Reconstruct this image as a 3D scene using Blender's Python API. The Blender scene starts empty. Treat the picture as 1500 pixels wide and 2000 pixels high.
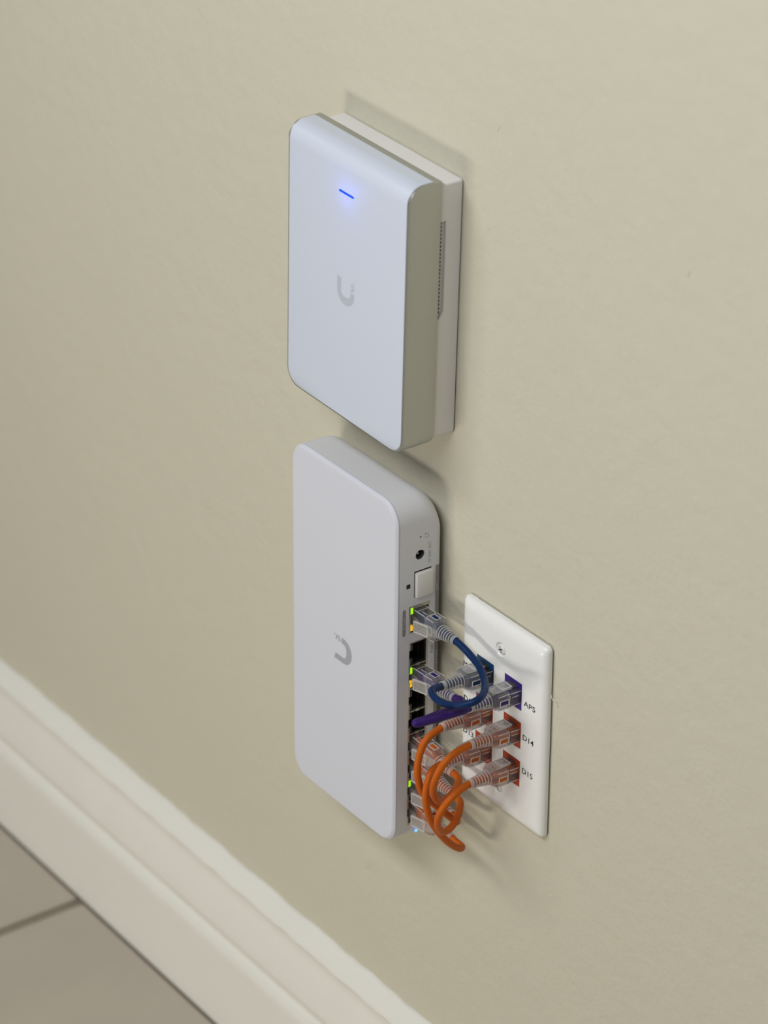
import bpy, bmesh, math, random
from mathutils import Vector, Matrix
random.seed(7)
scene = bpy.context.scene
COL = scene.collection
MM = 0.001

# ------------------------------------------------------------------ camera
cam_d = bpy.data.cameras.new('camera')
cam = bpy.data.objects.new('camera', cam_d)
COL.objects.link(cam)
_r, _u, _f = Vector((0.5836, 0.8120, 0.0056)), Vector((-0.3893, 0.2736, 0.8795)), Vector((-0.7127, 0.5155, -0.4758))
_f.normalize()
_r = (_r - _f * _r.dot(_f)).normalized()
_u = _r.cross(_f)
cam.matrix_world = Matrix((( _r.x, _u.x, -_f.x, 1.08819), (_r.y, _u.y, -_f.y, -0.86793), (_r.z, _u.z, -_f.z, 1.23297), (0, 0, 0, 1)))
cam_d.sensor_fit = 'VERTICAL'
cam_d.sensor_height = 36.0
cam_d.sensor_width = 27.0
cam_d.lens = 6178.41 * 36.0 / 2000.0
cam_d.clip_start = 0.05
cam_d.clip_end = 50
cam_d.dof.use_dof = True
cam_d.dof.focus_distance = 1.63
cam_d.dof.aperture_fstop = cam_d.lens * MM / 0.013
scene.camera = cam

# ------------------------------------------------------------------ light
world = bpy.data.worlds.new('world')
scene.world = world
world.use_nodes = True
wn = world.node_tree
wn.nodes['Background'].inputs['Color'].default_value = (0.80, 0.79, 0.76, 1)
wn.nodes['Background'].inputs['Strength'].default_value = 0.135


def area(name, loc, target, sx, sy, power, color):
    d = bpy.data.lights.new(name, 'AREA')
    d.shape = 'RECTANGLE'
    d.size, d.size_y = sx, sy
    d.energy = power
    d.color = color
    o = bpy.data.objects.new(name, d)
    COL.objects.link(o)
    o.location = loc
    o.rotation_euler = (Vector(target) - Vector(loc)).to_track_quat('-Z', 'Y').to_euler()
    return o


area('sunlit_floor_bounce', (-0.26, -1.58, 0.04), (-0.10, 0, 0.55), 0.48, 0.26, 10.6, (1.0, 0.95, 0.84))
area('ceiling_light', (0.05, -1.02, 1.52), (0.05, 0, 0.85), 1.5, 0.35, 16.0, (0.955, 0.975, 1.0))
area('hall_window', (-0.8, -2.6, 1.3), (-0.1, 0, 0.5), 1.0, 1.2, 0.8, (0.97, 0.98, 1.0))
area('upper_left_lamp', (-0.95, -0.36, 1.05), (0.0, 0, 0.45), 0.12, 0.12, 0.36, (1.0, 0.93, 0.82))
vs = scene.view_settings
vs.view_transform = 'Standard'
vs.look = 'None'
vs.exposure = 0.0
vs.gamma = 1.0
vs.use_curve_mapping = False
scene.cycles.transparent_max_bounces = 32
scene.cycles.max_bounces = 12


# ------------------------------------------------------------------ materials
def mat(name, color, rough=0.5, metal=0.0, spec=0.5, coat=0.0, emit=None, strength=0.0, bump=None, ns=None, sss=0.0):
    m = bpy.data.materials.new(name)
    m.use_nodes = True
    nt = m.node_tree
    b = nt.nodes['Principled BSDF']
    b.inputs['Base Color'].default_value = (*color, 1)
    b.inputs['Roughness'].default_value = rough
    b.inputs['Metallic'].default_value = metal
    b.inputs['Specular IOR Level'].default_value = spec
    b.inputs['Coat Weight'].default_value = coat
    if emit:
        b.inputs['Emission Color'].default_value = (*emit, 1)
        b.inputs['Emission Strength'].default_value = strength
    tc = nt.nodes.new('ShaderNodeTexCoord')
    if ns:   # (scale, amount): slight colour variation of the material itself
        n = nt.nodes.new('ShaderNodeTexNoise')
        n.inputs['Scale'].default_value = ns[0]
        n.inputs['Detail'].default_value = 5
        nt.links.new(tc.outputs['Object'], n.inputs['Vector'])
        mx = nt.nodes.new('ShaderNodeMix')
        mx.data_type = 'RGBA'
        a = tuple(max(0, c * (1 - ns[1])) for c in color)
        z = tuple(min(1, c * (1 + ns[1])) for c in color)
        mx.inputs['A'].default_value = (*a, 1)
        mx.inputs['B'].default_value = (*z, 1)
        nt.links.new(n.outputs['Fac'], mx.inputs['Factor'])
        nt.links.new(mx.outputs['Result'], b.inputs['Base Color'])
    if bump:  # list of (scale, strength, distance, detail)
        prev = None
        for (sc, st, di, de) in bump:
            n = nt.nodes.new('ShaderNodeTexNoise')
            n.inputs['Scale'].default_value = sc
            n.inputs['Detail'].default_value = de
            nt.links.new(tc.outputs['Object'], n.inputs['Vector'])
            bp = nt.nodes.new('ShaderNodeBump')
            bp.inputs['Strength'].default_value = st
            bp.inputs['Distance'].default_value = di
            nt.links.new(n.outputs['Fac'], bp.inputs['Height'])
            if prev:
                nt.links.new(prev.outputs['Normal'], bp.inputs['Normal'])
            prev = bp
        nt.links.new(prev.outputs['Normal'], b.inputs['Normal'])
    return m


def clear_plastic(name, tint=(0.985, 0.983, 0.98), haze=0.11, refr=0.06, ior=1.38, df_col=(0.93, 0.92, 0.91)):
    m = bpy.data.materials.new(name)
    m.use_nodes = True
    nt = m.node_tree
    out = nt.nodes['Material Output']
    nt.nodes.remove(nt.nodes['Principled BSDF'])
    tr = nt.nodes.new('ShaderNodeBsdfTransparent')
    tr.inputs['Color'].default_value = (*tint, 1)
    gl = nt.nodes.new('ShaderNodeBsdfGlossy')
    gl.inputs['Color'].default_value = (1, 1, 1, 1)
    gl.inputs['Roughness'].default_value = 0.12
    rf = nt.nodes.new('ShaderNodeBsdfRefraction')
    rf.inputs['Color'].default_value = (*tint, 1)
    rf.inputs['Roughness'].default_value = 0.02
    rf.inputs['IOR'].default_value = 1.35
    df = nt.nodes.new('ShaderNodeBsdfDiffuse')
    df.inputs['Color'].default_value = (*df_col, 1)
    fr = nt.nodes.new('ShaderNodeFresnel')
    fr.inputs['IOR'].default_value = ior
    noise = nt.nodes.new('ShaderNodeTexNoise')
    noise.inputs['Scale'].default_value = 900
    tc = nt.nodes.new('ShaderNodeTexCoord')
    nt.links.new(tc.outputs['Object'], noise.inputs['Vector'])
    bp = nt.nodes.new('ShaderNodeBump')
    bp.inputs['Strength'].default_value = 0.03
    bp.inputs['Distance'].default_value = 0.0003
    nt.links.new(noise.outputs['Fac'], bp.inputs['Height'])
    for n in (gl, rf, fr):
        nt.links.new(bp.outputs['Normal'], n.inputs['Normal'])
    m0 = nt.nodes.new('ShaderNodeMixShader')
    m0.inputs[0].default_value = refr
    nt.links.new(tr.outputs[0], m0.inputs[1])
    nt.links.new(rf.outputs[0], m0.inputs[2])
    m1 = nt.nodes.new('ShaderNodeMixShader')
    m1.inputs[0].default_value = haze
    nt.links.new(m0.outputs[0], m1.inputs[1])
    m2 = nt.nodes.new('ShaderNodeMixShader')
    mu = nt.nodes.new('ShaderNodeMath')
    mu.operation = 'MULTIPLY'
    mu.inputs[1].default_value = 0.6
    nt.links.new(fr.outputs[0], mu.inputs[0])
    nt.links.new(mu.outputs[0], m2.inputs[0])
    tl = nt.nodes.new('ShaderNodeBsdfTranslucent')
    tl.inputs['Color'].default_value = (*df_col, 1)
    md = nt.nodes.new('ShaderNodeMixShader')
    md.inputs[0].default_value = 0.5
    nt.links.new(df.outputs[0], md.inputs[1])
    nt.links.new(tl.outputs[0], md.inputs[2])
    nt.links.new(md.outputs[0], m1.inputs[2])
    nt.links.new(m1.outputs[0], m2.inputs[1])
    nt.links.new(gl.outputs[0], m2.inputs[2])
    nt.links.new(m2.outputs[0], out.inputs['Surface'])
    return m


M = dict(
    wall=mat('beige_wall_paint', (0.568, 0.540, 0.432), 0.62, spec=0.3, bump=[(70, 0.25, 0.004, 3), (260, 0.30, 0.0012, 5)], ns=(9, 0.012)),
    trim=mat('white_trim_paint', (0.775, 0.76, 0.70), 0.42, spec=0.4, bump=[(140, 0.08, 0.0008, 3)], ns=(30, 0.02)),
    tile=mat('beige_floor_tile', (0.51, 0.455, 0.375), 0.45, spec=0.4, bump=[(40, 0.1, 0.001, 3)], ns=(14, 0.12)),
    grout=mat('brown_grout', (0.29, 0.25, 0.19), 0.9, ns=(90, 0.15)),
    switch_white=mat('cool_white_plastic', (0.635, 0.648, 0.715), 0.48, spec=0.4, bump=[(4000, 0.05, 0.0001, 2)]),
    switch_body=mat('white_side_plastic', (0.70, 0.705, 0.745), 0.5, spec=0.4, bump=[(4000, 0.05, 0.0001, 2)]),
    ap_white=mat('glossy_white_cover', (0.600, 0.650, 0.755), 0.40, spec=0.5, bump=[(300, 0.01, 0.0001, 2)]),
    base_white=mat('white_base_plastic', (0.76, 0.75, 0.735), 0.45, spec=0.4, bump=[(3000, 0.04, 0.0001, 2)]),
    alu=mat('anodised_aluminium', (0.50, 0.51, 0.485), 0.40, metal=0.85, bump=[(2500, 0.06, 0.0001, 2)]),
    alu_edge=mat('polished_edge', (0.78, 0.78, 0.78), 0.36, metal=0.9, bump=[(2500, 0.03, 0.0001, 2)]),
    plate=mat('white_wall_plate', (0.84, 0.84, 0.825), 0.30, spec=0.5, bump=[(200, 0.02, 0.0003, 2)]),
    logo=mat('grey_logo_ink', (0.36, 0.365, 0.41), 0.35, ns=(200, 0.03)),
    logo_pale=mat('pale_grey_logo_ink', (0.475, 0.515, 0.595), 0.4, ns=(200, 0.03)),
    print_grey=mat('grey_print', (0.27, 0.26, 0.265), 0.5, ns=(300, 0.05)),
    print_mid=mat('mid_grey_print', (0.36, 0.35, 0.355), 0.5, ns=(300, 0.05)),
    print_light=mat('light_print', (0.58, 0.57, 0.57), 0.5, ns=(300, 0.05)),
    ink=mat('black_label_ink', (0.012, 0.012, 0.013), 0.5, ns=(300, 0.05)),
    black=mat('black_plastic', (0.010, 0.010, 0.011), 0.4, spec=0.3, ns=(300, 0.1)),
    dark=mat('dark_recess', (0.06, 0.058, 0.07), 0.6, ns=(300, 0.1)),
    shield=mat('nickel_shield', (0.55, 0.52, 0.45), 0.35, metal=0.8, ns=(200, 0.08)),
    gold=mat('gold_contact', (0.75, 0.55, 0.22), 0.3, metal=1.0, ns=(200, 0.05)),
    led_green=mat('green_led', (0.3, 0.9, 0.02), 0.4, emit=(0.38, 0.80, 0.0), strength=0.85, ns=(200, 0.02)),
    led_yellow=mat('yellow_led', (0.95, 0.55, 0.02), 0.4, emit=(0.90, 0.50, 0.01), strength=0.72, ns=(200, 0.02)),
    led_off=mat('unlit_led', (0.035, 0.035, 0.03), 0.3, ns=(200, 0.05)),
    led_blue=mat('blue_led_bar', (0.0, 0.01, 0.06), 0.5, spec=0.1, emit=(0.0, 0.075, 0.86), strength=1.0, ns=(200, 0.02)),
    led_ring=mat('light_blue_led', (0.1, 0.4, 0.95), 0.4, emit=(0.10, 0.42, 1.0), strength=1.0, ns=(200, 0.02)),
    led_core=mat('white_blue_led', (0.6, 0.8, 0.95), 0.4, emit=(0.55, 0.80, 1.0), strength=0.9, ns=(200, 0.02)),
    blue=mat('navy_cable', (0.002, 0.022, 0.090), 0.45, spec=0.18, ns=(400, 0.08)),
    purple=mat('purple_cable', (0.036, 0.009, 0.135), 0.45, spec=0.18, ns=(400, 0.08)),
    orange=mat('orange_cable', (0.52, 0.108, 0.005), 0.5, spec=0.2, ns=(400, 0.08)),
    key_blue=mat('blue_keystone', (0.003, 0.060, 0.175), 0.4, ns=(400, 0.05)),
    key_purple=mat('purple_keystone', (0.045, 0.012, 0.215), 0.4, ns=(400, 0.05)),
    key_orange=mat('orange_keystone', (0.42, 0.050, 0.010), 0.4, ns=(400, 0.05)),
    clear=clear_plastic('clear_polycarbonate'),
    crest=clear_plastic('edge_highlight_vinyl', haze=0.75, refr=0.0, ior=1.5),  # white haze stands in for highlights on ribs, rims and edges
    milky=clear_plastic('milky_vinyl', haze=0.22, refr=0.0, ior=1.4),
    seam=clear_plastic('painted_seam_shadow', haze=0.70, refr=0.0, ior=1.3, df_col=(0.03, 0.028, 0.026)),  # dark tint paints the gap shadow between plug and boot
    steel=mat('screw_slot_grey', (0.13, 0.13, 0.13), 0.5, ns=(300, 0.1)),
    screw=mat('white_screw_paint', (0.74, 0.73, 0.71), 0.3, ns=(300, 0.02)),
)


# ------------------------------------------------------------------ mesh helpers (all shapes given in millimetres)
def make(name, verts, faces, material, parent=None, smooth=30, unit=MM):
    me = bpy.data.meshes.new(name)
    me.from_pydata([tuple(c * unit for c in v) for v in verts], [], faces)
    me.update()
    bm = bmesh.new()
    bm.from_mesh(me)
    bmesh.ops.recalc_face_normals(bm, faces=bm.faces)
    bm.to_mesh(me)
    bm.free()
    if smooth:
        me.polygons.foreach_set('use_smooth', [True] * len(me.polygons))
        me.set_sharp_from_angle(angle=math.radians(smooth))
    me.materials.append(material)
    o = bpy.data.objects.new(name, me)
    COL.objects.link(o)
    if parent:
        o.parent = parent
    return o


class G:
    """collects verts/faces, then build() makes one mesh object"""
    def __init__(s):
        s.v, s.f, s.mi, s.cur = [], [], [], 0

    def add(s, verts, faces):
        n = len(s.v)
        s.v += [tuple(v) for v in verts]
        s.f += [tuple(i + n for i in f) for f in faces]
        return s

    def box(s, x0, x1, y0, y1, z0, z1):
        v = [(x, y, z) for x in (x0, x1) for y in (y0, y1) for z in (z0, z1)]
        return s.add(v, [(0, 1, 3, 2), (4, 6, 7, 5), (0, 4, 5, 1), (2, 3, 7, 6), (0, 2, 6, 4), (1, 5, 7, 3)])

    def bevel_box(s, x0, x1, y0, y1, z0, z1, b):
        """box with chamfered vertical-to-face edges on every side"""
        bm = bmesh.new()
        bmesh.ops.create_cube(bm, size=1)
        for v in bm.verts:
            v.co = ((x0 + x1) / 2 + v.co.x * (x1 - x0), (y0 + y1) / 2 + v.co.y * (y1 - y0), (z0 + z1) / 2 + v.co.z * (z1 - z0))
        bmesh.ops.bevel(bm, geom=list(bm.edges), offset=b, segments=2, affect='EDGES', profile=0.5)
        bm.verts.index_update()
        s.add([v.co[:] for v in bm.verts], [tuple(v.index for v in f.verts) for f in bm.faces])
        bm.free()
        return s

    def loft(s, rings, cap0=True, cap1=True, closed=True):
        n = len(rings[0])
        base = len(s.v)
        for r in rings:
            s.v += [tuple(p) for p in r]
        m = n if closed else n - 1
        for k in range(len(rings) - 1):
            a, b = base + k * n, base + (k + 1) * n
            for i in range(m):
                j = (i + 1) % n
                s.f.append((a + i, a + j, b + j, b + i))
        if cap0:
            s.f.append(tuple(base + i for i in range(n)))
        if cap1:
            s.f.append(tuple(base + (len(rings) - 1) * n + i for i in range(n)))
        return s

    def build(s, name, material, parent=None, smooth=30):
        o = make(name, s.v, s.f, material, parent, smooth)
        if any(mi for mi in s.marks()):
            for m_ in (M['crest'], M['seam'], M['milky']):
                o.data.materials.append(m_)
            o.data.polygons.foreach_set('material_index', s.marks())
        return o

    def use(s, k):
        """faces added from here on take material slot k"""
        s.marks()
        s.cur = k
        return s

    def marks(s):
        s.mi += [s.cur] * (len(s.f) - len(s.mi))
        return s.mi


def rrect(x0, x1, z0, z1, r, n=7):
    """rounded rectangle outline; r = (bottom-left, bottom-right, top-right, top-left)"""
    if not isinstance(r, (tuple, list)):
        r = (r,) * 4
    out = []
    for (cx, cz, rr, a0) in ((x0, z0, r[0], 180), (x1, z0, r[1], 270), (x1, z1, r[2], 0), (x0, z1, r[3], 90)):
        sx = 1 if cx == x0 else -1
        sz = 1 if cz == z0 else -1
        for i in range(n + 1):
            a = math.radians(a0 + 90 * i / n)
            out.append((cx + sx * rr + rr * math.cos(a), cz + sz * rr + rr * math.sin(a)))
    return out


def ring_y(outline, y):
    return [(x, y, z) for x, z in outline]


def circle(n, r, a0=0.0):
    return [(r * math.cos(a0 + 2 * math.pi * i / n), r * math.sin(a0 + 2 * math.pi * i / n)) for i in range(n)]


def cut(obj, cutter_g):
    """boolean difference baked into the mesh"""
    c = cutter_g.build('cutter', M['dark'], None, 0)
    c.matrix_world = obj.matrix_world
    c.parent = obj.parent
    md = obj.modifiers.new('b', 'BOOLEAN')
    md.operation = 'DIFFERENCE'
    md.solver = 'EXACT'
    md.object = c
    bpy.context.view_layer.update()
    dg = bpy.context.evaluated_depsgraph_get()
    me = bpy.data.meshes.new_from_object(obj.evaluated_get(dg))
    obj.modifiers.clear()
    obj.data = me
    me.polygons.foreach_set('use_smooth', [True] * len(me.polygons))
    me.set_sharp_from_angle(angle=math.radians(30))
    bpy.data.objects.remove(c)


def spline(pts, per=10):
    P = [Vector(p) for p in pts]
    P = [P[0] * 2 - P[1]] + P + [P[-1] * 2 - P[-2]]
    out = []
    for i in range(1, len(P) - 2):
        p0, p1, p2, p3 = P[i - 1:i + 3]
        for k in range(per):
            t = k / per
            out.append(0.5 * ((2 * p1) + (p2 - p0) * t + (2 * p0 - 5 * p1 + 4 * p2 - p3) * t * t + (3 * p1 - p0 - 3 * p2 + p3) * t ** 3))
    out.append(P[-2])
    return out


def tube(g, path, radius, n=14):
    rings = []
    t = (path[1] - path[0]).normalized()
    ref = Vector((0, 0, 1)) if abs(t.z) < 0.9 else Vector((1, 0, 0))
    a = t.cross(ref).normalized()
    for i, p in enumerate(path):
        t2 = (path[min(i + 1, len(path) - 1)] - path[max(i - 1, 0)]).normalized()
        a = (a - t2 * a.dot(t2)).normalized()
        b = t2.cross(a)
        r = radius(i / (len(path) - 1)) if callable(radius) else radius
        rings.append([tuple(p + a * (r * math.cos(2 * math.pi * k / n)) + b * (r * math.sin(2 * math.pi * k / n))) for k in range(n)])
    return g.loft(rings)


def text_geo(body):
    """flat outline mesh of a word, normalised to a unit box"""
    cu = bpy.data.curves.new('lettering', 'FONT')
    cu.body = body
    cu.resolution_u = 3
    cu.offset = 0.0 if 'M' in body or len(body) > 3 else 0.012
    o = bpy.data.objects.new('lettering', cu)
    COL.objects.link(o)
    bpy.context.view_layer.update()
    me = bpy.data.meshes.new_from_object(o.evaluated_get(bpy.context.evaluated_depsgraph_get()))
    vs_ = [v.co.copy() for v in me.vertices]
    fs = [tuple(p.vertices) for p in me.polygons]
    bpy.data.objects.remove(o)
    x0, x1 = min(v.x for v in vs_), max(v.x for v in vs_)
    y0, y1 = min(v.y for v in vs_), max(v.y for v in vs_)
    return [((v.x - x0) / (x1 - x0), (v.y - y0) / (y1 - y0)) for v in vs_], fs


def lettering(g, body, origin, right, up, w, h, lift):
    """adds a word to g: origin = its lower left corner, right/up = axes, lift = offset along the surface normal"""
    uv, fs = text_geo(body)
    o, r, u, l = Vector(origin), Vector(right), Vector(up), Vector(lift)
    g.add([o + r * (a * w) + u * (b * h) + l for a, b in uv], fs)
    return g


def thing(name, label, cat, loc, rot_y=0.0, group=None):
    o = bpy.data.objects.new(name, None)
    o.empty_display_size = 0.02
    COL.objects.link(o)
    o.location = loc
    o.rotation_euler = (0, rot_y, 0)
    o['label'] = label
    o['category'] = cat
    if group:
        o['group'] = group
    return o


# ------------------------------------------------------------------ the setting
wall = G().box(-1600, 1400, 0, 100, -20, 2400).build('wall_back', M['wall'], None, 0)
c = G().box(-27, 27, -5, 60, 305.0 + 14, 305.0 + 100)
cut(wall, c)
wall['kind'] = 'structure'
wall['label'] = 'beige painted wall with faint roller texture'

floor = G().box(-1600, 1400, -2200, 0, -30, -3).build('floor', M['grout'], None, 0)
floor['kind'] = 'structure'
floor['label'] = 'beige stone tile floor'
TS, GR = 457.0, 8.0
k = 0
for i in range(-3, 4):
    for j in range(4):
        x0 = -433.5 + i * TS + GR / 2
        x1 = x0 + TS - GR
        y1 = -15.6 - j * TS
        y0 = y1 - TS + GR
        x0, x1 = max(x0, -1595), min(x1, 1395)
        if x1 - x0 < 10:
            continue
        rings = []
        for ins, z in ((0, -3.0), (0, -1.2), (0.8, -0.3), (2.0, 0.0)):
            rings.append([(a, b, z) for a, b in rrect(x0 + ins, x1 - ins, y0 + ins, y1 - ins, 1.5, 2)])
        G().loft(rings, False, True).build('tile', M['tile'], floor, 40)
        k += 1

# baseboard: moulded profile swept along the wall, its caulked top edge slightly uneven
prof = [(0.0, 123.2), (-0.8, 123.1), (-2.5, 121.9), (-6.0, 118.6), (-10.4, 114.4), (-10.6, 112.6), (-8.2, 110.4), (-7.0, 107.0), (-8.2, 100.0), (-10.6, 88.0), (-11.9, 76.0),
        (-12.1, 72.5), (-10.6, 70.0), (-9.8, 67.6), (-11.0, 65.0), (-13.2, 63.6), (-14.1, 60.5), (-14.0, 56.0), (-13.8, 50.0), (-14.0, 20.0), (-14.0, 0.2), (0.0, 0.2)]
bb = G()
rings = []
x = -1595.0
ph = [random.uniform(0, 6) for _ in range(6)]
while x <= 1395:
    wob = 0.25 * math.sin(x * 0.11 + ph[0]) + 0.2 * math.sin(x * 0.31 + ph[1]) + 0.25 * random.uniform(-1, 1)
    wob2 = 0.25 * math.sin(x * 0.17 + ph[2]) + 0.2 * random.uniform(-1, 1)
    ring = []
    for q, (y, z) in enumerate(prof):
        dz = wob if q == 0 else (wob * 0.5 if q == 1 else 0)
        dy = wob2 * 0.7 if q in (4, 5) else 0
        ring.append((x, min(y + dy, 0), z + dz + (wob2 * 0.6 if q in (5, 6) else 0)))
    rings.append(ring)
    x += 5.0
bb.loft(rings)
base = bb.build('baseboard_back', M['trim'], None, 50)
base['kind'] = 'structure'
base['label'] = 'white moulded baseboard with caulked top edge'

# small paint nibs and scuffs on the wall
for (nx, nz, a, b) in ((-21.0, 679.0, 0.7, 2.2), (119.6, 655.5, 0.5, 2.0), (-204.5, 184.5, 0.6, 2.0), (-125.0, 196.0, 0.5, 1.8), (-27.0, 625.0, 0.4, 0.7)):
    g = G()
    rr = []
    for q in range(5):
        s_ = math.cos(q / 4 * math.pi / 2)
        rr.append([(nx + a * s_ * c + 0.35 * b * s_ * s, -0.35 * math.sin(q / 4 * math.pi / 2) - 0.001, nz + b * s_ * s) for c, s in circle(10, 1)])
    g.loft(rr, False, True)
    g.build('paint_nib', M['wall'], wall, 60)


for pts in (((35.6, -1.5, 392.5), (37.5, -2.5, 391.5), (40.0, -1.0, 391.0), (42.0, -0.3, 389.6)), ((35.8, -1.2, 389.5), (38.0, -2.0, 390.6), (39.6, -1.0, 388.2), (38.6, -0.3, 386.4)),
            ((-29.0, -1.2, 419.8), (-25.5, -2.2, 420.4), (-23.0, -1.2, 418.8), (-21.5, -0.3, 418.0))):
    tube(G(), spline([Vector(q) for q in pts], 6), 0.13, 5).build('lint_fibre', M['trim'], wall, 0)


# ------------------------------------------------------------------ the U mark used on both devices
def u_mark(g, cx, cz, w, h, rot, y):
    """thick U whose right arm breaks up into small squares; rot 0 = upright, 1 = turned a quarter left"""
    def T(px, pz):
        px, pz = (px - 0.5) * w, (pz - 0.5) * h
        if rot:
            px, pz = -pz, px
        return (cx + px, y, cz + pz)
    t = 0.225
    ro = 0.5
    outer, inner = [], []
    outer.append((0.0, 1.0)); inner.append((t, 0.93))
    n = 22
    for i in range(n + 1):
        a = math.pi + math.pi * i / n
        outer.append((0.5 + ro * math.cos(a), 0.47 + 0.47 * math.sin(a)))
        inner.append((0.5 + (ro - t) * math.cos(a), 0.47 + (0.47 - 0.30) * math.sin(a) * 1.0))
    outer.append((1.0, 0.58)); inner.append((1 - t, 0.58))
    g.loft([[T(*p) for p in outer], [T(*p) for p in inner]], False, False, False)
    for (a, b, s_) in ((0.79, 0.64, 0.105), (0.895, 0.70, 0.105), (0.80, 0.83, 0.085), (0.90, 0.825, 0.08), (0.93, 0.95, 0.06)):
        hh = s_ * w / h
        g.add([T(a, b), T(a + s_, b), T(a + s_, b + hh), T(a, b + hh)], [(0, 1, 2, 3)])
    return g


# ------------------------------------------------------------------ wall access point
AW, AH = 51.53, 146.6
ap = thing('wall_access_point', 'white flat access point with silver metal sides and lit blue bar, uppermost on wall', 'access point',
           (-0.10133, 0, 0.50176), 0.0266)
D0, D1, FR = 13.67, 33.69, 9.0
rings = []
for (y, ins, top) in ([(D0, 1.0, AH - 1.0), (D0 + 0.4, 0.2, AH - 0.2), (D0 + 1.0, 0.0, AH), (D1 - FR, 0.0, AH)] +
                      [(D1 - FR + FR * math.sin(a), 0.0, AH - FR + FR * math.cos(a)) for a in [math.radians(q) for q in (12, 24, 36, 48, 60, 72, 80)]] +
                      [(D1 - 0.35, 0.0, AH - FR + FR * math.cos(math.radians(84))), (D1, 0.4, AH - FR + 0.3)]):
    rings.append(ring_y(rrect(-AW + ins, AW - ins, ins, top, (9.5 - ins, 9.5 - ins, 0.25, 0.25), 7), -y))
frame = G().loft(rings).build('side_frame', M['alu'], ap, 25)
# cover: curved sheet over the top and the front, a hair proud of the frame
prof2 = [(D0 + 5.0, AH)]
prof2 += [(D1 - FR + FR * math.sin(math.radians(q)), AH - FR + FR * math.cos(math.radians(q))) for q in range(0, 91, 6)]
zz = AH - FR
for z in (110, 80, 50, 25, 12, 10.0):
    prof2.append((D1, z))
RB, ZB = 8.7, 1.15
for q in range(1, 10):
    a = math.radians(q * 10)
    prof2.append((D1, ZB + RB - RB * math.sin(a)))


def half_w(z, y):
    w = AW - 1.45
    if y >= D1 - 0.01 and z < ZB + RB:
        w = w - RB + math.sqrt(max(0.0, RB * RB - (ZB + RB - z) ** 2))
    return w


cv = G()
L = []
for k in range(len(prof2)):
    y, z = prof2[k]
    ya, za = prof2[max(0, k - 1)]
    yb, zb = prof2[min(len(prof2) - 1, k + 1)]
    ty, tz = yb - ya, zb - za
    ln = math.hypot(ty, tz)
    ny, nz = -tz / ln, ty / ln     # outward: up on the top, forward on the front
    w = half_w(z, y)
    row = []
    for (f, lift) in ((-1, -0.3), (-1, 0.22), (-0.992, 0.32), (0, 0.32), (0.992, 0.32), (1, 0.22), (1, -0.3)):
        row.append((w * f, -(y + ny * lift), z + nz * lift))
    L.append(row)
cv.loft(L, False, False, False)
cover = cv.build('front_cover', M['ap_white'], ap, 35)
# end strips of the cover
for s in (-1, 1):
    g = G()
    rr = []
    for k in range(len(prof2)):
        y, z = prof2[k]
        ya, za = prof2[max(0, k - 1)]
        yb, zb = prof2[min(len(prof2) - 1, k + 1)]
        ln = math.hypot(yb - ya, zb - za)
        ny, nz = -(zb - za) / ln, (yb - ya) / ln
        w = half_w(z, y)
        rr.append([(s * (w + 0.05), -(y + ny * 0.06), z + nz * 0.06), (s * (w + 0.75), -(y + ny * 0.14), z + nz * 0.14)])
    g.loft(rr, False, False, False).build('edge_trim', M['alu_edge'], ap, 40)
g = G()
g.loft([[(x * 5.7 + 0.55 * c, y, 125.6 + 0.55 * s) for x, c, s in [(1 if q < 9 else -1, math.cos(math.radians(-90 + q * 22.5 if q < 9 else -90 + (q - 1) * 22.5)), math.sin(math.radians(-90 + q * 22.5 if q < 9 else -90 + (q - 1) * 22.5))) for q in range(18)]] for y in (-D1 - 0.1, -D1 - 0.55)])
g.build('status_light', M['led_blue'], ap, 30)['label'] = 'glowing blue status bar'
ld = bpy.data.lights.new('added_status_halo', 'POINT')  # unseen point light added in front of the bar for its halo
ld.energy = 0.0020
ld.color = (0.10, 0.16, 1.0)
ld.shadow_soft_size = 0.004
lo = bpy.data.objects.new('added_status_halo', ld)
COL.objects.link(lo)
lo.parent = ap
lo.location = (0, -(D1 + 8) * MM, 125.6 * MM)
u_mark(G(), 0.6, 72.0, 14.8, 14.6, 0, -D1 - 0.36).build('logo', M['logo_pale'], ap, 0)['label'] = 'pale grey upright U shaped mark'
# wall base behind the frame
rings = []
for (y, ins) in ((0.0, 2.5), (0.8, 2.5), (0.85, 0.0), (D0, 0.0)):
    rings.append(ring_y(rrect(-AW + 1.2 + ins, AW - 1.2 - ins, 3.0 + ins, AH - 2.7 - ins, (4, 4, 1.2, 1.2), 5), -y))
base_g = G().loft(rings).build('mounting_base', M['base_white'], ap, 25)
c = G()
vz0, vz1 = 70.6, 124.2
pf = [(-9.9, vz1), (-20.0, vz1), (-20.0, vz0), (-13.4, vz0), (-9.9, vz0 + 4.5)]
c.loft([[(x, y, z) for y, z in pf] for x in (48.9, 60.0)])
cut(base_g, c)
g = G().box(48.6, 49.6, -13.66, -13.1, vz0 + 3.0, vz1 - 0.3)
for q in range(24):
    z = vz0 + 4.0 + q * 2.1
    g.box(48.6, 49.9, -13.3, -12.3, z, z + 1.15)
vg = g.build('vent_grille', M['black'], ap, 0)
vg['kind'] = 'stuff'
vg['label'] = 'row of tiny black vent slots'

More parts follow.
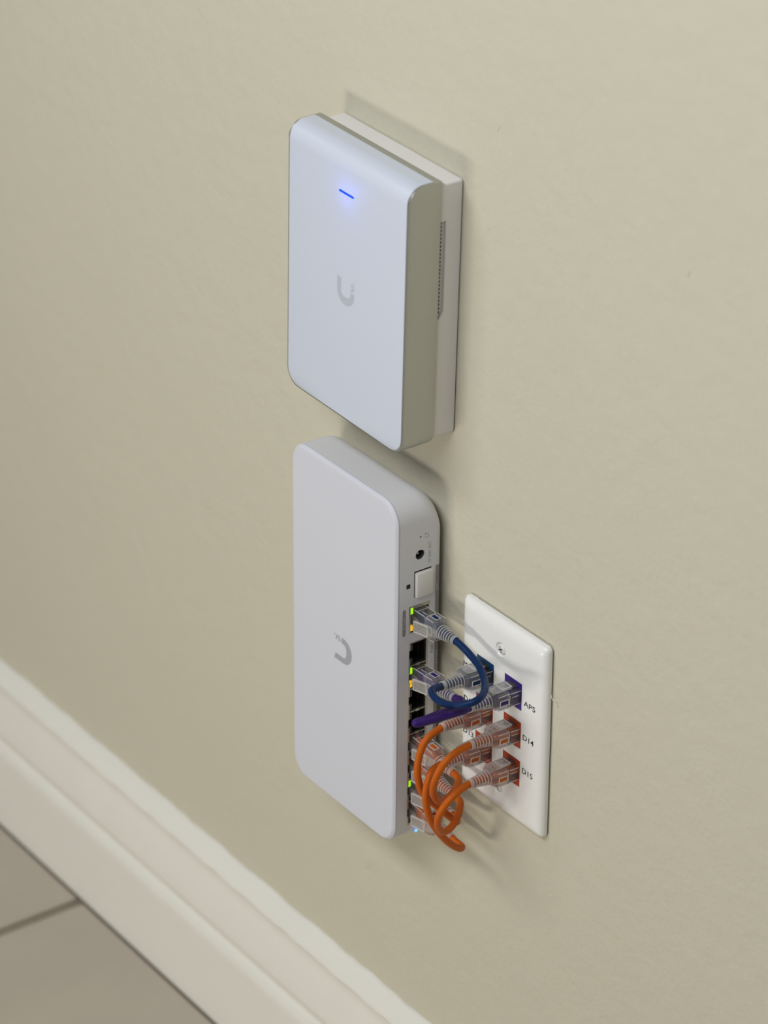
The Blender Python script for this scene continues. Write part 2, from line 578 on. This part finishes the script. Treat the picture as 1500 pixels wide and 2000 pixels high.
# ------------------------------------------------------------------ network switch
SW, SH = 48.03, 209.65
sw = thing('network_switch', 'tall white network switch with cables plugged in along its side, below the access point', 'network switch',
           (-0.10556, 0, 0.25892), 0.00377)
YS = 29.5
rings = []
for th, ins in ((74, 1.4), (70, 0.3), (60, 0), (48, 0), (36, 0), (24, 0), (12, 0), (0, 0), (-1, 0)):
    # the upper rear edge is rolled over with a wide radius
    if th >= 0:
        y, top = 15.0 - 12.0 * math.sin(math.radians(th)), SH - 12.0 * (1 - math.cos(math.radians(th)))
    else:
        y, top = YS, SH
    rings.append(ring_y(rrect(-SW + ins, SW - ins, ins, top - ins, (12.5 - ins, 12.5 - ins, 13.0 - ins, 13.0 - ins), 10), -y))
body = G().loft(rings).build('body', M['switch_body'], sw, 25)
XR = SW     # the port side
c = G()
c.box(XR - 14, XR + 5, -23.15, -9.75, 131.6, 148.2)          # single jack
c.box(XR - 14, XR + 5, -22.95, -10.3, 11.05, 126.4)          # eight jacks
c.box(XR - 9, XR + 5, -20.1, -9.0, 153.0, 168.4)             # cage behind the dust cover
c.box(XR - 5, XR + 5, -25.0, -22.4, 159.3, 162.0)            # small square slot
c.loft([[(x, -16.4 + b, 177.4 + a) for a, b in circle(24, 2.9)] for x in (XR - 9, XR + 5)])
c.loft([[(x, -16.2 + b, 187.8 + a) for a, b in circle(10, 0.6)] for x in (XR - 3, XR + 5)])
cut(body, c)
rings = []
for y, ins in ((YS, 0.35), (YS + 0.25, 0.35), (YS + 0.3, 0.0), (YS + 0.8, 0.1), (YS + 1.0, 0.25), (YS + 1.95, 1.5), (YS + 2.1, 1.8), (YS + 2.14, 2.3)):
    rings.append(ring_y(rrect(-SW + ins, SW - ins, ins, SH - ins, 13.0 - ins, 10), -y))
G().loft(rings).build('front_cover', M['switch_white'], sw, 24)
YF = -(YS + 2.14)
u_mark(G(), 0.45, 101.2, 15.4, 16.2, 1, YF - 0.05).build('logo', M['logo'], sw, 0)['label'] = 'grey U shaped mark lying on its side'
G().loft([ring_y(rrect(-30, 30, 20, 185, 8, 5), -y) for y in (0.0, 3.1)]).build('wall_bracket', M['dark'], sw, 30)


def jack(parent, zc, ya, yb, hh, leds, gold_pins):
    """one modular jack in the port side: ya (near the wall) .. yb (near the front)"""
    x1, x0 = XR - 0.7, XR - 12.5
    outer = [(-ya, zc - hh), (-yb, zc - hh), (-yb, zc - 3.0), (-yb, zc - 2.6), (-yb, zc + 2.6), (-yb, zc + 3.0), (-yb, zc + hh), (-ya, zc + hh)]
    inner = [(-12.15, zc - 5.9), (-20.05, zc - 5.9), (-20.05, zc - 3.1), (-yb + 0.5, zc - 3.1), (-yb + 0.5, zc + 3.1), (-20.05, zc + 3.1), (-20.05, zc + 5.9), (-12.15, zc + 5.9)]
    g = G()
    g.loft([[(XR - 13.2, a, b) for a, b in outer], [(x1, a, b) for a, b in outer], [(x1, a, b) for a, b in inner], [(x0, a, b) for a, b in inner]])
    o = g.build('ethernet_port', M['black'], parent, 0)
    for (zl, mm) in ((zc + hh - 2.6, leds[0]), (zc - hh + 2.6, leds[1])):
        g = G().bevel_box(x1 - 1.0, x1 + 0.35, -yb + 0.3, -20.1, zl - 1.85, zl + 1.85, 0.15)
        l_ = g.build('status_led', M[mm], o, 0)
        if mm != 'led_off':
            l_['label'] = 'lit green light' if mm == 'led_green' else 'lit yellow light'
    if not gold_pins:
        return o
    g = G()
    for q in range(8):
        z = zc - 3.57 + q * 1.02
        g.box(x0 + 1.0, x1 - 4.0, -13.6, -12.9, z - 0.2, z + 0.2)
    g.build('contact_pins', M['gold'], o, 0)
    return o


# single jack with its shield
jack(sw, 139.9, 10.5, 22.7, 7.65, ('led_green', 'led_yellow'), False)
g = G()
o_ = rrect(-23.1, -9.8, 131.65, 148.15, 0.3, 1)
i_ = rrect(-22.7, -10.5, 132.2, 147.5, 0.2, 1)
g.loft([[(XR - 13.8, a, b) for a, b in o_], [(XR - 0.15, a, b) for a, b in o_], [(XR - 0.15, a, b) for a, b in i_], [(XR - 13.8, a, b) for a, b in i_]], False, False)
g.box(XR - 1.2, XR - 0.3, -20.0, -10.5, 145.9, 147.6)
g.box(XR - 1.2, XR - 0.3, -22.65, -21.9, 131.9, 147.6)
g.build('port_shield', M['shield'], sw, 0)
# ganged block of eight
ZC = [19.2 + 14.2 * q for q in range(8)]
for q in range(8):
    leds = ('led_green', 'led_yellow') if q == 6 else (('led_green', 'led_off') if q == 1 else ('led_off', 'led_off'))
    jack(sw, ZC[q], 11.5, 22.4, 6.75, leds, q in (4, 5, 7))
g = G()
o_ = rrect(-22.9, -10.35, 11.1, 126.35, 0.3, 1)
i_ = rrect(-22.45, -11.5, 11.7, 125.7, 0.2, 1)
g.loft([[(XR - 13.8, a, b) for a, b in o_], [(XR - 0.15, a, b) for a, b in o_], [(XR - 0.15, a, b) for a, b in i_], [(XR - 13.8, a, b) for a, b in i_]], False, False)
for q in range(9):
    z = 12.1 + 14.2 * q
    g.box(XR - 12.0, XR - 0.3, -21.6, -11.5, z - 0.25, z + 0.25)
    if 0 < q < 8:
        g.box(XR - 3.0, XR - 0.2, -17.6, -15.4, z - 0.65, z + 0.65)
    g.box(XR - 1.2, XR - 0.2, -22.4, -21.75, z - 4.4 if q else z - 0.4, z + 4.4 if q < 8 else z + 0.4)
g.build('port_shield', M['shield'], sw, 0)
# dust cover over the cage, barrel socket, reset hole, prints
g = G().bevel_box(XR - 4.0, XR + 2.0, -19.45, -9.1, 153.1, 167.3, 0.5)
g.build('dust_cover', M['base_white'], sw, 40)['label'] = 'raised square dust cover'
G().box(XR - 8.8, XR - 0.5, -20.0, -9.1, 153.05, 168.3).build('cage', M['black'], sw, 0)  # black fill brought near flush, painting the shade in the cover gap
g = G()
g.loft([[(x, -16.4 + b, 177.4 + a) for a, b in circle(24, r)] for x, r in ((XR - 0.6, 2.88), (XR - 0.6, 2.45), (XR - 8.5, 2.45), (XR - 8.5, 0.1))], False, False)
g.build('power_socket', M['dark'], sw, 30)
g = G()
g.loft([[(x, -16.4 + b, 177.4 + a) for a, b in circle(12, r)] for x, r in ((XR - 8.5, 0.8), (XR - 2.5, 0.8), (XR - 2.0, 0.5))])
g.build('centre_pin', M['shield'], sw, 30)
G().box(XR - 4.9, XR - 0.15, -24.95, -22.45, 159.35, 161.95).build('slot', M['black'], sw, 0)  # solid black block fills the opening in place of its inner shade
G().loft([[(x, -16.2 + b, 187.8 + a) for a, b in circle(10, 0.58)] for x in (XR - 2.9, XR - 0.8)]).build('reset_hole', M['black'], sw, 0)
EPS = 0.06
g = G()
arc = [(math.radians(60 + 290 * q / 20)) for q in range(21)]
g.loft([[(XR + EPS, -12.4 - 1.35 * math.cos(a), 187.7 + 1.35 * math.sin(a)) for a in arc], [(XR + EPS, -12.4 - 1.05 * math.cos(a), 187.7 + 1.05 * math.sin(a)) for a in arc]], False, False, False)
g.add([(XR + EPS, -12.9, 189.5), (XR + EPS, -12.9, 188.1), (XR + EPS, -13.9, 188.7)], [(0, 1, 2)])
g.build('reset_symbol', M['print_mid'], sw, 0)
g = G()
lettering(g, '54V DC', (XR + EPS, -9.5, 174.2), (0, 0, 1), (0, -1, 0), 9.2, 1.7, (0, 0, 0))
g.box(XR + EPS - .05, XR + EPS, -11.0, -10.7, 171.2, 173.4)
for q in range(3):
    g.box(XR + EPS - .05, XR + EPS, -10.2, -9.9, 171.2 + q * 0.8, 171.8 + q * 0.8)
g.build('power_lettering', M['print_mid'], sw, 0)
g = G()
g.loft([[(x, a, b) for a, b in rrect(-6.3, -4.0, 12.0, 168.0, 0.2, 2)] for x in (XR - 0.05, XR + EPS)])
g.build('label_strip', M['print_grey'], sw, 0)
g = G()
g.loft([[(x, a, b) for a, b in rrect(-27.25, -25.2, 131.4, 147.5, 0.9, 4)] for x in (XR - 0.05, XR + EPS)])
g.build('label_strip', M['print_grey'], sw, 0)
for body_, y_, z_, w_, h_ in (('10 GbE', -25.65, 135.6, 7.2, 1.15), ('SFP+', -4.45, 152.5, 5.6, 1.25), ('2.5 GbE', -4.45, 108.0, 8.5, 1.25)):
    lettering(G(), body_, (XR + 2 * EPS, y_, z_), (0, 0, 1), (0, -1, 0), w_, h_, (0, 0, 0)).build('label_lettering', M['print_light'], sw, 0)
g = G()
lettering(g, 'PoE', (XR + EPS, -7.1, 115.6), (0, 0, 1), (0, -1, 0), 5.0, 1.9, (0, 0, 0))
g.build('port_lettering', M['print_mid'], sw, 0)
g = G()
g.loft([[(x, -16.5 + b, 5.9 + a) for a, b in circle(20, r)] for x, r in ((XR - 0.1, 1.05), (XR + 0.2, 1.05), (XR + 0.2, 0.55), (XR - 0.1, 0.55))], False, False)
rg = g.build('power_light', M['led_ring'], sw, 0)
rg['label'] = 'glowing blue ring light'
G().loft([[(x, -16.5 + b, 5.9 + a) for a, b in circle(14, 0.55)] for x in (XR - 0.1, XR + 0.12)]).build('light_core', M['led_core'], rg, 0)

# ------------------------------------------------------------------ keystone wall plate
pl = thing('wall_plate', 'white six port wall plate with coloured jacks, right of the switch', 'wall plate', (0.00031, 0, 0.30502), -0.00537)
rings = []
for y, ins in ((0.0, 3.5), (0.9, 3.5), (0.95, 0.0), (2.2, 0.0), (3.2, 0.35), (4.2, 1.1), (5.0, 2.2), (5.6, 3.6), (5.9, 5.2), (6.0, 6.8)):
    rings.append(ring_y(rrect(-35 + ins, 35 - ins, ins, 114.3 - ins, max(0.6, 3.0 - ins * 0.35), 5), -y))
plate = G().loft(rings).build('plate', M['plate'], pl, 30)
KX = (-35 + 21.7, -35 + 45.2)
KZ = (78.0, 54.9, 31.7)
c = G()
for kx in KX:
    for kz in KZ:
        c.box(kx - 7.2, kx + 7.2, -8, 1.0, kz - 8.0, kz + 8.0)
for z in (97.8, 14.5):
    c.loft([[(-0.96 + a, -y, z + b) for a, b in circle(28, r)] for y, r in ((2.6, 2.6), (4.4, 3.0), (5.4, 3.5), (6.2, 4.3), (7, 4.9))])
cut(plate, c)
for z in (97.8, 14.5):
    rr = []
    for y, r in ((0.2, 1.6), (4.2, 1.6), (4.4, 2.9), (5.2, 3.0), (5.75, 2.5), (6.0, 1.6), (6.08, 0.3)):
        rr.append([(-0.96 + a, -y, z + b) for a, b in circle(24, r)])
    s_ = G().loft(rr).build('screw', M['screw'], pl, 50)
    g = G()
    for a in (25, 115):
        ca, sa = math.cos(math.radians(a)), math.sin(math.radians(a))
        pts = [(-1.8, -0.32), (1.8, -0.32), (1.8, 0.32), (-1.8, 0.32)]
        g.loft([[(-0.96 + p * ca - q * sa, y, z + p * sa + q * ca) for p, q in pts] for y in (-5.0, -6.12)])
    g.build('cross_slot', M['steel'], s_, 0)


def keystone(kx, kz, mname, tag_):
    h, w = 7.9, 7.1
    zo = -0.4
    outer = [(-w, -h), (w, -h), (w, 3.4), (w, h), (3.0, h), (-3.0, h), (-w, h), (-w, 3.4)]
    opening = [(-6.05, -4.2 + zo), (6.05, -4.2 + zo), (6.05, 4.15 + zo), (3.1, 4.15 + zo), (3.1, 6.0 + zo), (-3.1, 6.0 + zo), (-3.1, 4.15 + zo), (-6.05, 4.15 + zo)]
    g = G()
    g.loft([[(kx + a, -0.6, kz + b) for a, b in outer], [(kx + a, -5.75, kz + b) for a, b in outer],
            [(kx + a, -5.75, kz + b) for a, b in opening], [(kx + a, 11.0, kz + b) for a, b in opening]], False, True)
    o = g.build('keystone_jack', M[mname], pl, 0)
    o['label'] = tag_
    g = G()
    lettering(g, 'CAT6', (kx - 4.4, -5.78, kz + 6.05), (1, 0, 0), (0, 0, 1), 8.0, 1.35, (0, -0.05, 0))
    g.build('embossed_lettering', M[mname], o, 0)
    return o


keystone(KX[0], KZ[0], 'key_blue', 'blue jack')
keystone(KX[1], KZ[0], 'key_purple', 'purple jack')
for r_ in (1, 2):
    for c_ in (0, 1):
        keystone(KX[c_], KZ[r_], 'key_orange', 'orange jack')
# printed paper strips under clear windows, with the port names
for body, x0, zc, w in (('AP5', 19.2, 76.0, 9.4), ('D14', 19.1, 55.6, 9.0), ('D15', 19.2, 35.4, 8.8), ('MBR', -31.8, 75.0, 9.4), ('D12', -31.0, 54.6, 8.8), ('D13', -31.0, 35.0, 8.8)):
    g = G()
    lettering(g, body, (x0, -6.04, zc - 1.6), (1, 0, 0), (0, 0, 1), w, 3.2, (0, 0, 0))
    g.build('port_name', M['ink'], pl, 0)

# ------------------------------------------------------------------ patch cables
# connector, local axes: X out of the jack towards the cable, Y across, Z towards the latch
def sect(w, h, r, n=4):
    return rrect(-w / 2, w / 2, -h / 2, h / 2, r, n)


def plug_geo():
    g = G()
    rr = []
    for x, w, h in ((-11.0, 11.0, 6.2), (-10.5, 11.6, 6.8), (-3, 11.6, 6.8), (-2.5, 11.6, 7.5), (9.4, 11.6, 7.5), (9.8, 11.2, 7.1)):
        rr.append([(x, a, b) for a, b in sect(w, h, 0.4, 2)])
    g.loft(rr)
    # edge highlights as whitened strips; dark strips paint the gap shadow at the boot
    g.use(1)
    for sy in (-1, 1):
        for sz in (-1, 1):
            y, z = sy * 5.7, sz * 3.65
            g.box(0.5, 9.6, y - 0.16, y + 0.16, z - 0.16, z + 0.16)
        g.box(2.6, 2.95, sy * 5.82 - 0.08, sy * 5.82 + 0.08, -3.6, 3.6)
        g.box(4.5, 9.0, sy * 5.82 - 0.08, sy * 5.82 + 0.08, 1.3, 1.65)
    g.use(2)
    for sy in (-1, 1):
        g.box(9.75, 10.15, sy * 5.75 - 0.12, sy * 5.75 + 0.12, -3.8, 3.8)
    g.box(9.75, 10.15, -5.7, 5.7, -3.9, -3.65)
    g.use(0)
    # latch spring rising from the nose
    rr = []
    for x, z in ((-10.6, 3.2), (-7.5, 3.6), (-2.0, 4.3), (3.5, 4.8), (6.8, 5.4)):
        rr.append([(x, -2.9, z), (x, 2.9, z), (x, 2.9, z + 0.8), (x, -2.9, z + 0.8)])
    g.loft(rr)
    return g


def boot_geo():
    g = G()
    g.use(3)
    rr = []
    for x, w, h in ((9.9, 11.4, 7.6), (10.3, 12.2, 8.6), (16.0, 12.0, 8.4), (18.4, 10.4, 7.6), (19.2, 8.4, 7.0)):
        rr.append([(x, a, b) for a, b in sect(w, h, 1.2, 3)])
    g.loft(rr)
    # window frames standing proud on the flanks and on the back
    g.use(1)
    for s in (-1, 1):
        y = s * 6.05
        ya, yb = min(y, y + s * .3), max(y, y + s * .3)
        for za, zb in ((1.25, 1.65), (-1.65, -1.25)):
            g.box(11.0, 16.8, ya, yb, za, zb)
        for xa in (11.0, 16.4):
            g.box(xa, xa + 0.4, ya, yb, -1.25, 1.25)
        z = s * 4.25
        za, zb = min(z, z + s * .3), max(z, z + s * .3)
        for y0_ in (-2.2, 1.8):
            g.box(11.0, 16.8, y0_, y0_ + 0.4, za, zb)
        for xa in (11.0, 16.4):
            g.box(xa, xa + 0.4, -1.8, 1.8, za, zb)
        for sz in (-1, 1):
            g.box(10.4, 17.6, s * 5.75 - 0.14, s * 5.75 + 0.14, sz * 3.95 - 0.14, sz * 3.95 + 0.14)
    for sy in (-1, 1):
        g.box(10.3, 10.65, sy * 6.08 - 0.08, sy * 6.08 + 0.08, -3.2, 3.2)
    # ribbed strain relief: rings strung on a thin sleeve
    g.use(0)
    n = 18
    g.loft([[(x, a, b) for a, b in circle(n, r)] for x, r in ((19.2, 3.3), (29.6, 2.35), (31.9, 2.2))], False, False)
    x = 19.3
    for q in range(6):
        r = 4.0 - q * 0.24
        g.use(0)
        g.loft([[(x + dx, a, b) for a, b in circle(n, r + d)] for dx, d in ((0.0, -0.7), (0.25, -0.05), (0.85, -0.05), (1.1, -0.7))], False, False)
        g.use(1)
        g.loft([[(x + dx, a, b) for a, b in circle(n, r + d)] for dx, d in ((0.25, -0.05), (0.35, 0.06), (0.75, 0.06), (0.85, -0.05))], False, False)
        x += 1.72
    for k in range(4):
        g.loft([[(x + dx, a, b) for a, b in circle(n, 2.3 + d)] for dx, d in ((0.0, 0.0), (0.1, 0.3), (0.28, 0.3), (0.38, 0.0))], False, False)
        x += 0.6
    return g


def latch_geo(path, x0, x1):
    """thumb lever: path = (x, height, width) stations; x0..x1 carries the rimmed pad"""
    g = G()
    rr = []
    for x, z, w in path:
        rr.append([(x, -w / 2, z - 0.5), (x, w / 2, z - 0.5), (x, w / 2, z + 0.5), (x, -w / 2, z + 0.5)])
    g.loft(rr)

    def hz(x):
        for (xa, za, _), (xb, zb, _) in zip(path, path[1:]):
            if x <= xb:
                return za + (zb - za) * max(0, x - xa) / (xb - xa)
        return path[-1][1]
    g.use(1)
    for ya, yb in ((-3.3, -2.8), (2.8, 3.3)):
        g.loft([[(x, ya, hz(x) + 0.4), (x, yb, hz(x) + 0.4), (x, yb, hz(x) + 0.85), (x, ya, hz(x) + 0.85)] for x in (x0, (x0 + x1) / 2, x1)])
    for x in (x0, x1 - 0.5):
        g.box(x, x + 0.5, -3.2, 3.2, hz(x) + 0.35, hz(x) + 0.8)
    return g


def wires_geo():
    g = G()
    rr = []
    for x, w, h in ((-1.5, 8.6, 0.7), (1.5, 8.5, 0.8), (4.5, 8.2, 1.0), (8.5, 7.2, 1.5), (11.0, 4.6, 3.6), (20.0, 3.8, 3.8), (31.5, 3.8, 3.8)):
        r = min(w, h) / 2 * 0.98
        rr.append([(x, a, b - 0.4 * max(0, (11.5 - x) / 13)) for a, b in sect(w, h, r, 4)])
    g.loft(rr)
    for sy in (-1, 1):
        g.box(11.4, 16.4, sy * 5.6 - 0.5, sy * 5.6 + 0.5, -1.25, 1.25)
        g.box(11.4, 16.4, -1.8, 1.8, sy * 3.8 - 0.5, sy * 3.8 + 0.5)
    return g


def pins_geo():
    g = G()
    for q in range(8):
        y = -3.57 + q * 1.02
        g.box(-10.4, -4.0, y - 0.2, y + 0.2, -3.35, -2.2)
    return g


PLUG = plug_geo().build('connector', M['clear'], None, 30)
BOOT = boot_geo().build('strain_relief', M['clear'], None, 30)
LATCH = {'switch': latch_geo([(6.0, 7.7, 6.6), (15.6, 5.4, 6.6), (17.0, 5.0, 5.8), (20.6, 3.7, 4.6)], 6.1, 15.4).build('latch', M['clear'], None, 30),
         'wall': latch_geo([(7.0, 5.6, 6.6), (13.5, 5.5, 6.6), (17.5, 5.2, 5.8), (20.8, 3.6, 4.6)], 7.1, 13.4).build('latch', M['clear'], None, 30)}
PINS = pins_geo().build('contact_pins', M['gold'], None, 0)
WIRES = {c_: wires_geo().build('wire_core', M[c_], None, 40) for c_ in ('blue', 'purple', 'orange')}
PROTO = [PLUG, BOOT, PINS] + list(LATCH.values()) + list(WIRES.values())


def connector(root, color, loc, out, latch_dir, where):
    ex = Vector(out).normalized()
    ez = Vector(latch_dir)
    ez = (ez - ex * ez.dot(ex)).normalized()
    ey = ez.cross(ex)
    m = Matrix(((ex.x, ey.x, ez.x, loc[0]), (ex.y, ey.y, ez.y, loc[1]), (ex.z, ey.z, ez.z, loc[2]), (0, 0, 0, 1)))
    p = PLUG.copy()
    COL.objects.link(p)
    p.parent = root
    p.matrix_world = m
    bpy.context.view_layer.update()
    p.matrix_parent_inverse = Matrix.Identity(4)
    p.matrix_basis = root.matrix_world.inverted() @ m
    for q in (BOOT, LATCH[where], PINS, WIRES[color]):
        k_ = q.copy()
        COL.objects.link(k_)
        k_.parent = p
    return m


SWM = Matrix.Translation(Vector((-0.10556, 0, 0.25892))) @ Matrix.Rotation(0.00377, 4, 'Y')
PLM = Matrix.Translation(Vector((0.00031, 0, 0.30502))) @ Matrix.Rotation(-0.00537, 4, 'Y')


def patch_cable(label, color, zs, key, path, tilt_s=(0, 0), tilt_w=(0, 0)):
    """zs = height of the jack on the switch, key = (column, row) on the plate, path in mm"""
    ps = SWM @ Vector((XR * MM, -16.2 * MM, zs * MM))
    pw = PLM @ Vector((KX[key[0]] * MM, -2.3 * MM, (KZ[key[1]] - 0.4) * MM))
    root = thing('patch_cable', label, 'cable', ps, 0, 'patch cables between the switch and the wall plate')
    bpy.context.view_layer.update()
    ms = connector(root, color, ps, (1, tilt_s[0], tilt_s[1]), (0, -1, 0), 'switch')
    mw = connector(root, color, pw, (tilt_w[0], -1, tilt_w[1]), (0, 0, 1), 'wall')
    a0, a1 = (ms @ Vector((0.0265, 0, 0))) / MM, (ms @ Vector((0.0315, 0, 0))) / MM
    b0, b1 = (mw @ Vector((0.0265, 0, 0))) / MM, (mw @ Vector((0.0315, 0, 0))) / MM
    pts = [a0, a1] + [Vector(p) for p in path] + [b1, b0]
    sp = spline(pts, 9)
    g = tube(G(), sp, 1.93, 16)
    o = g.build('cable_jacket', M[color], None, 60)
    o.parent = root
    o.matrix_parent_inverse = root.matrix_world.inverted()
    return root


patch_cable('navy blue patch cable looping from the upper single jack to the blue wall jack', 'blue', 139.9, (0, 0),
            [(-19.8, -16.0, 398.6), (-12.7, -16.0, 396.8), (-3.7, -17.5, 395.4), (6.5, -22.0, 394.1), (17.0, -30.0, 395.5), (22.4, -38.0, 396.3), (20.5, -43.0, 394.4), (15.0, -46.5, 392.0),
             (7.6, -48.0, 389.9), (1.4, -48.5, 389.6), (-4.0, -47.0, 389.4), (-8.6, -43.5, 388.3)], (0, 0.03), (0, 0.06))
patch_cable('purple patch cable doubled back on itself, running to the purple wall jack', 'purple', 104.4, (1, 0),
            [(-18.0, -18.2, 368.6), (-10.9, -21.9, 371.0), (-6.2, -29.2, 373.5), (-2.8, -38.5, 376.6), (2.3, -49.5, 380.8), (6.9, -60.0, 384.3), (9.7, -66.5, 386.9), (11.0, -68.6, 387.3), (12.0, -67.0, 387.2),
             (12.0, -64.0, 386.8), (12.1, -57.0, 386.1), (11.6, -47.0, 384.9), (11.4, -39.5, 384.3)], (0.0, 0.06), (0, 0.03))
patch_cable('orange patch cable arching from the left middle wall jack, leftmost orange loop', 'orange', ZC[1], (0, 1),
            [(-21.0, -17.2, 292.2), (-16.3, -20.5, 294.4), (-13.4, -26.7, 301.2), (-12.6, -33.5, 309.0), (-12.5, -40.2, 316.9), (-11.6, -46.1, 324.7), (-11.6, -49.4, 333.7), (-12.2, -49.6, 342.8), (-12.6, -47.2, 351.2), (-13.0, -42.5, 356.8)], (0, 0), (0, 0))
patch_cable('orange patch cable from the left bottom wall jack hanging lowest of all', 'orange', ZC[0], (0, 2),
            [(-20.2, -15.8, 276.4), (-16.6, -16.4, 276.6), (-13.2, -21.0, 279.5), (-10.4, -29.0, 287.2), (-8.6, -36.0, 295.9), (-6.9, -43.0, 306.6), (-6.1, -47.2, 316.8), (-6.3, -48.6, 326.6), (-7.2, -46.8, 334.2), (-9.6, -42.0, 338.3)], (0, -0.03), (0.0, 0.03))
patch_cable('orange patch cable looping down from the jack marked D14', 'orange', ZC[3], (1, 1),
            [(-20.2, -16.6, 318.0), (-15.4, -21.5, 317.8), (-7.7, -31.0, 320.3), (-2.4, -40.0, 322.8), (1.0, -47.0, 328.0), (4.6, -52.0, 337.6), (8.4, -53.3, 347.4), (10.8, -50.5, 356.0), (11.2, -43.0, 360.6)], (0, -0.06), (0.02, 0.06))
patch_cable('orange patch cable curling in a ring under the jack marked D15', 'orange', ZC[2], (1, 2),
            [(-18.8, -16.9, 305.2), (-13.1, -21.0, 305.0), (-6.4, -28.0, 304.8), (-1.5, -36.0, 304.6), (1.2, -43.0, 306.6), (5.1, -49.0, 315.0), (9.3, -51.4, 324.6), (11.7, -48.4, 332.3), (12.3, -42.0, 337.0)], (0, -0.03), (0.02, 0.05))
for p in PROTO:
    bpy.data.objects.remove(p)
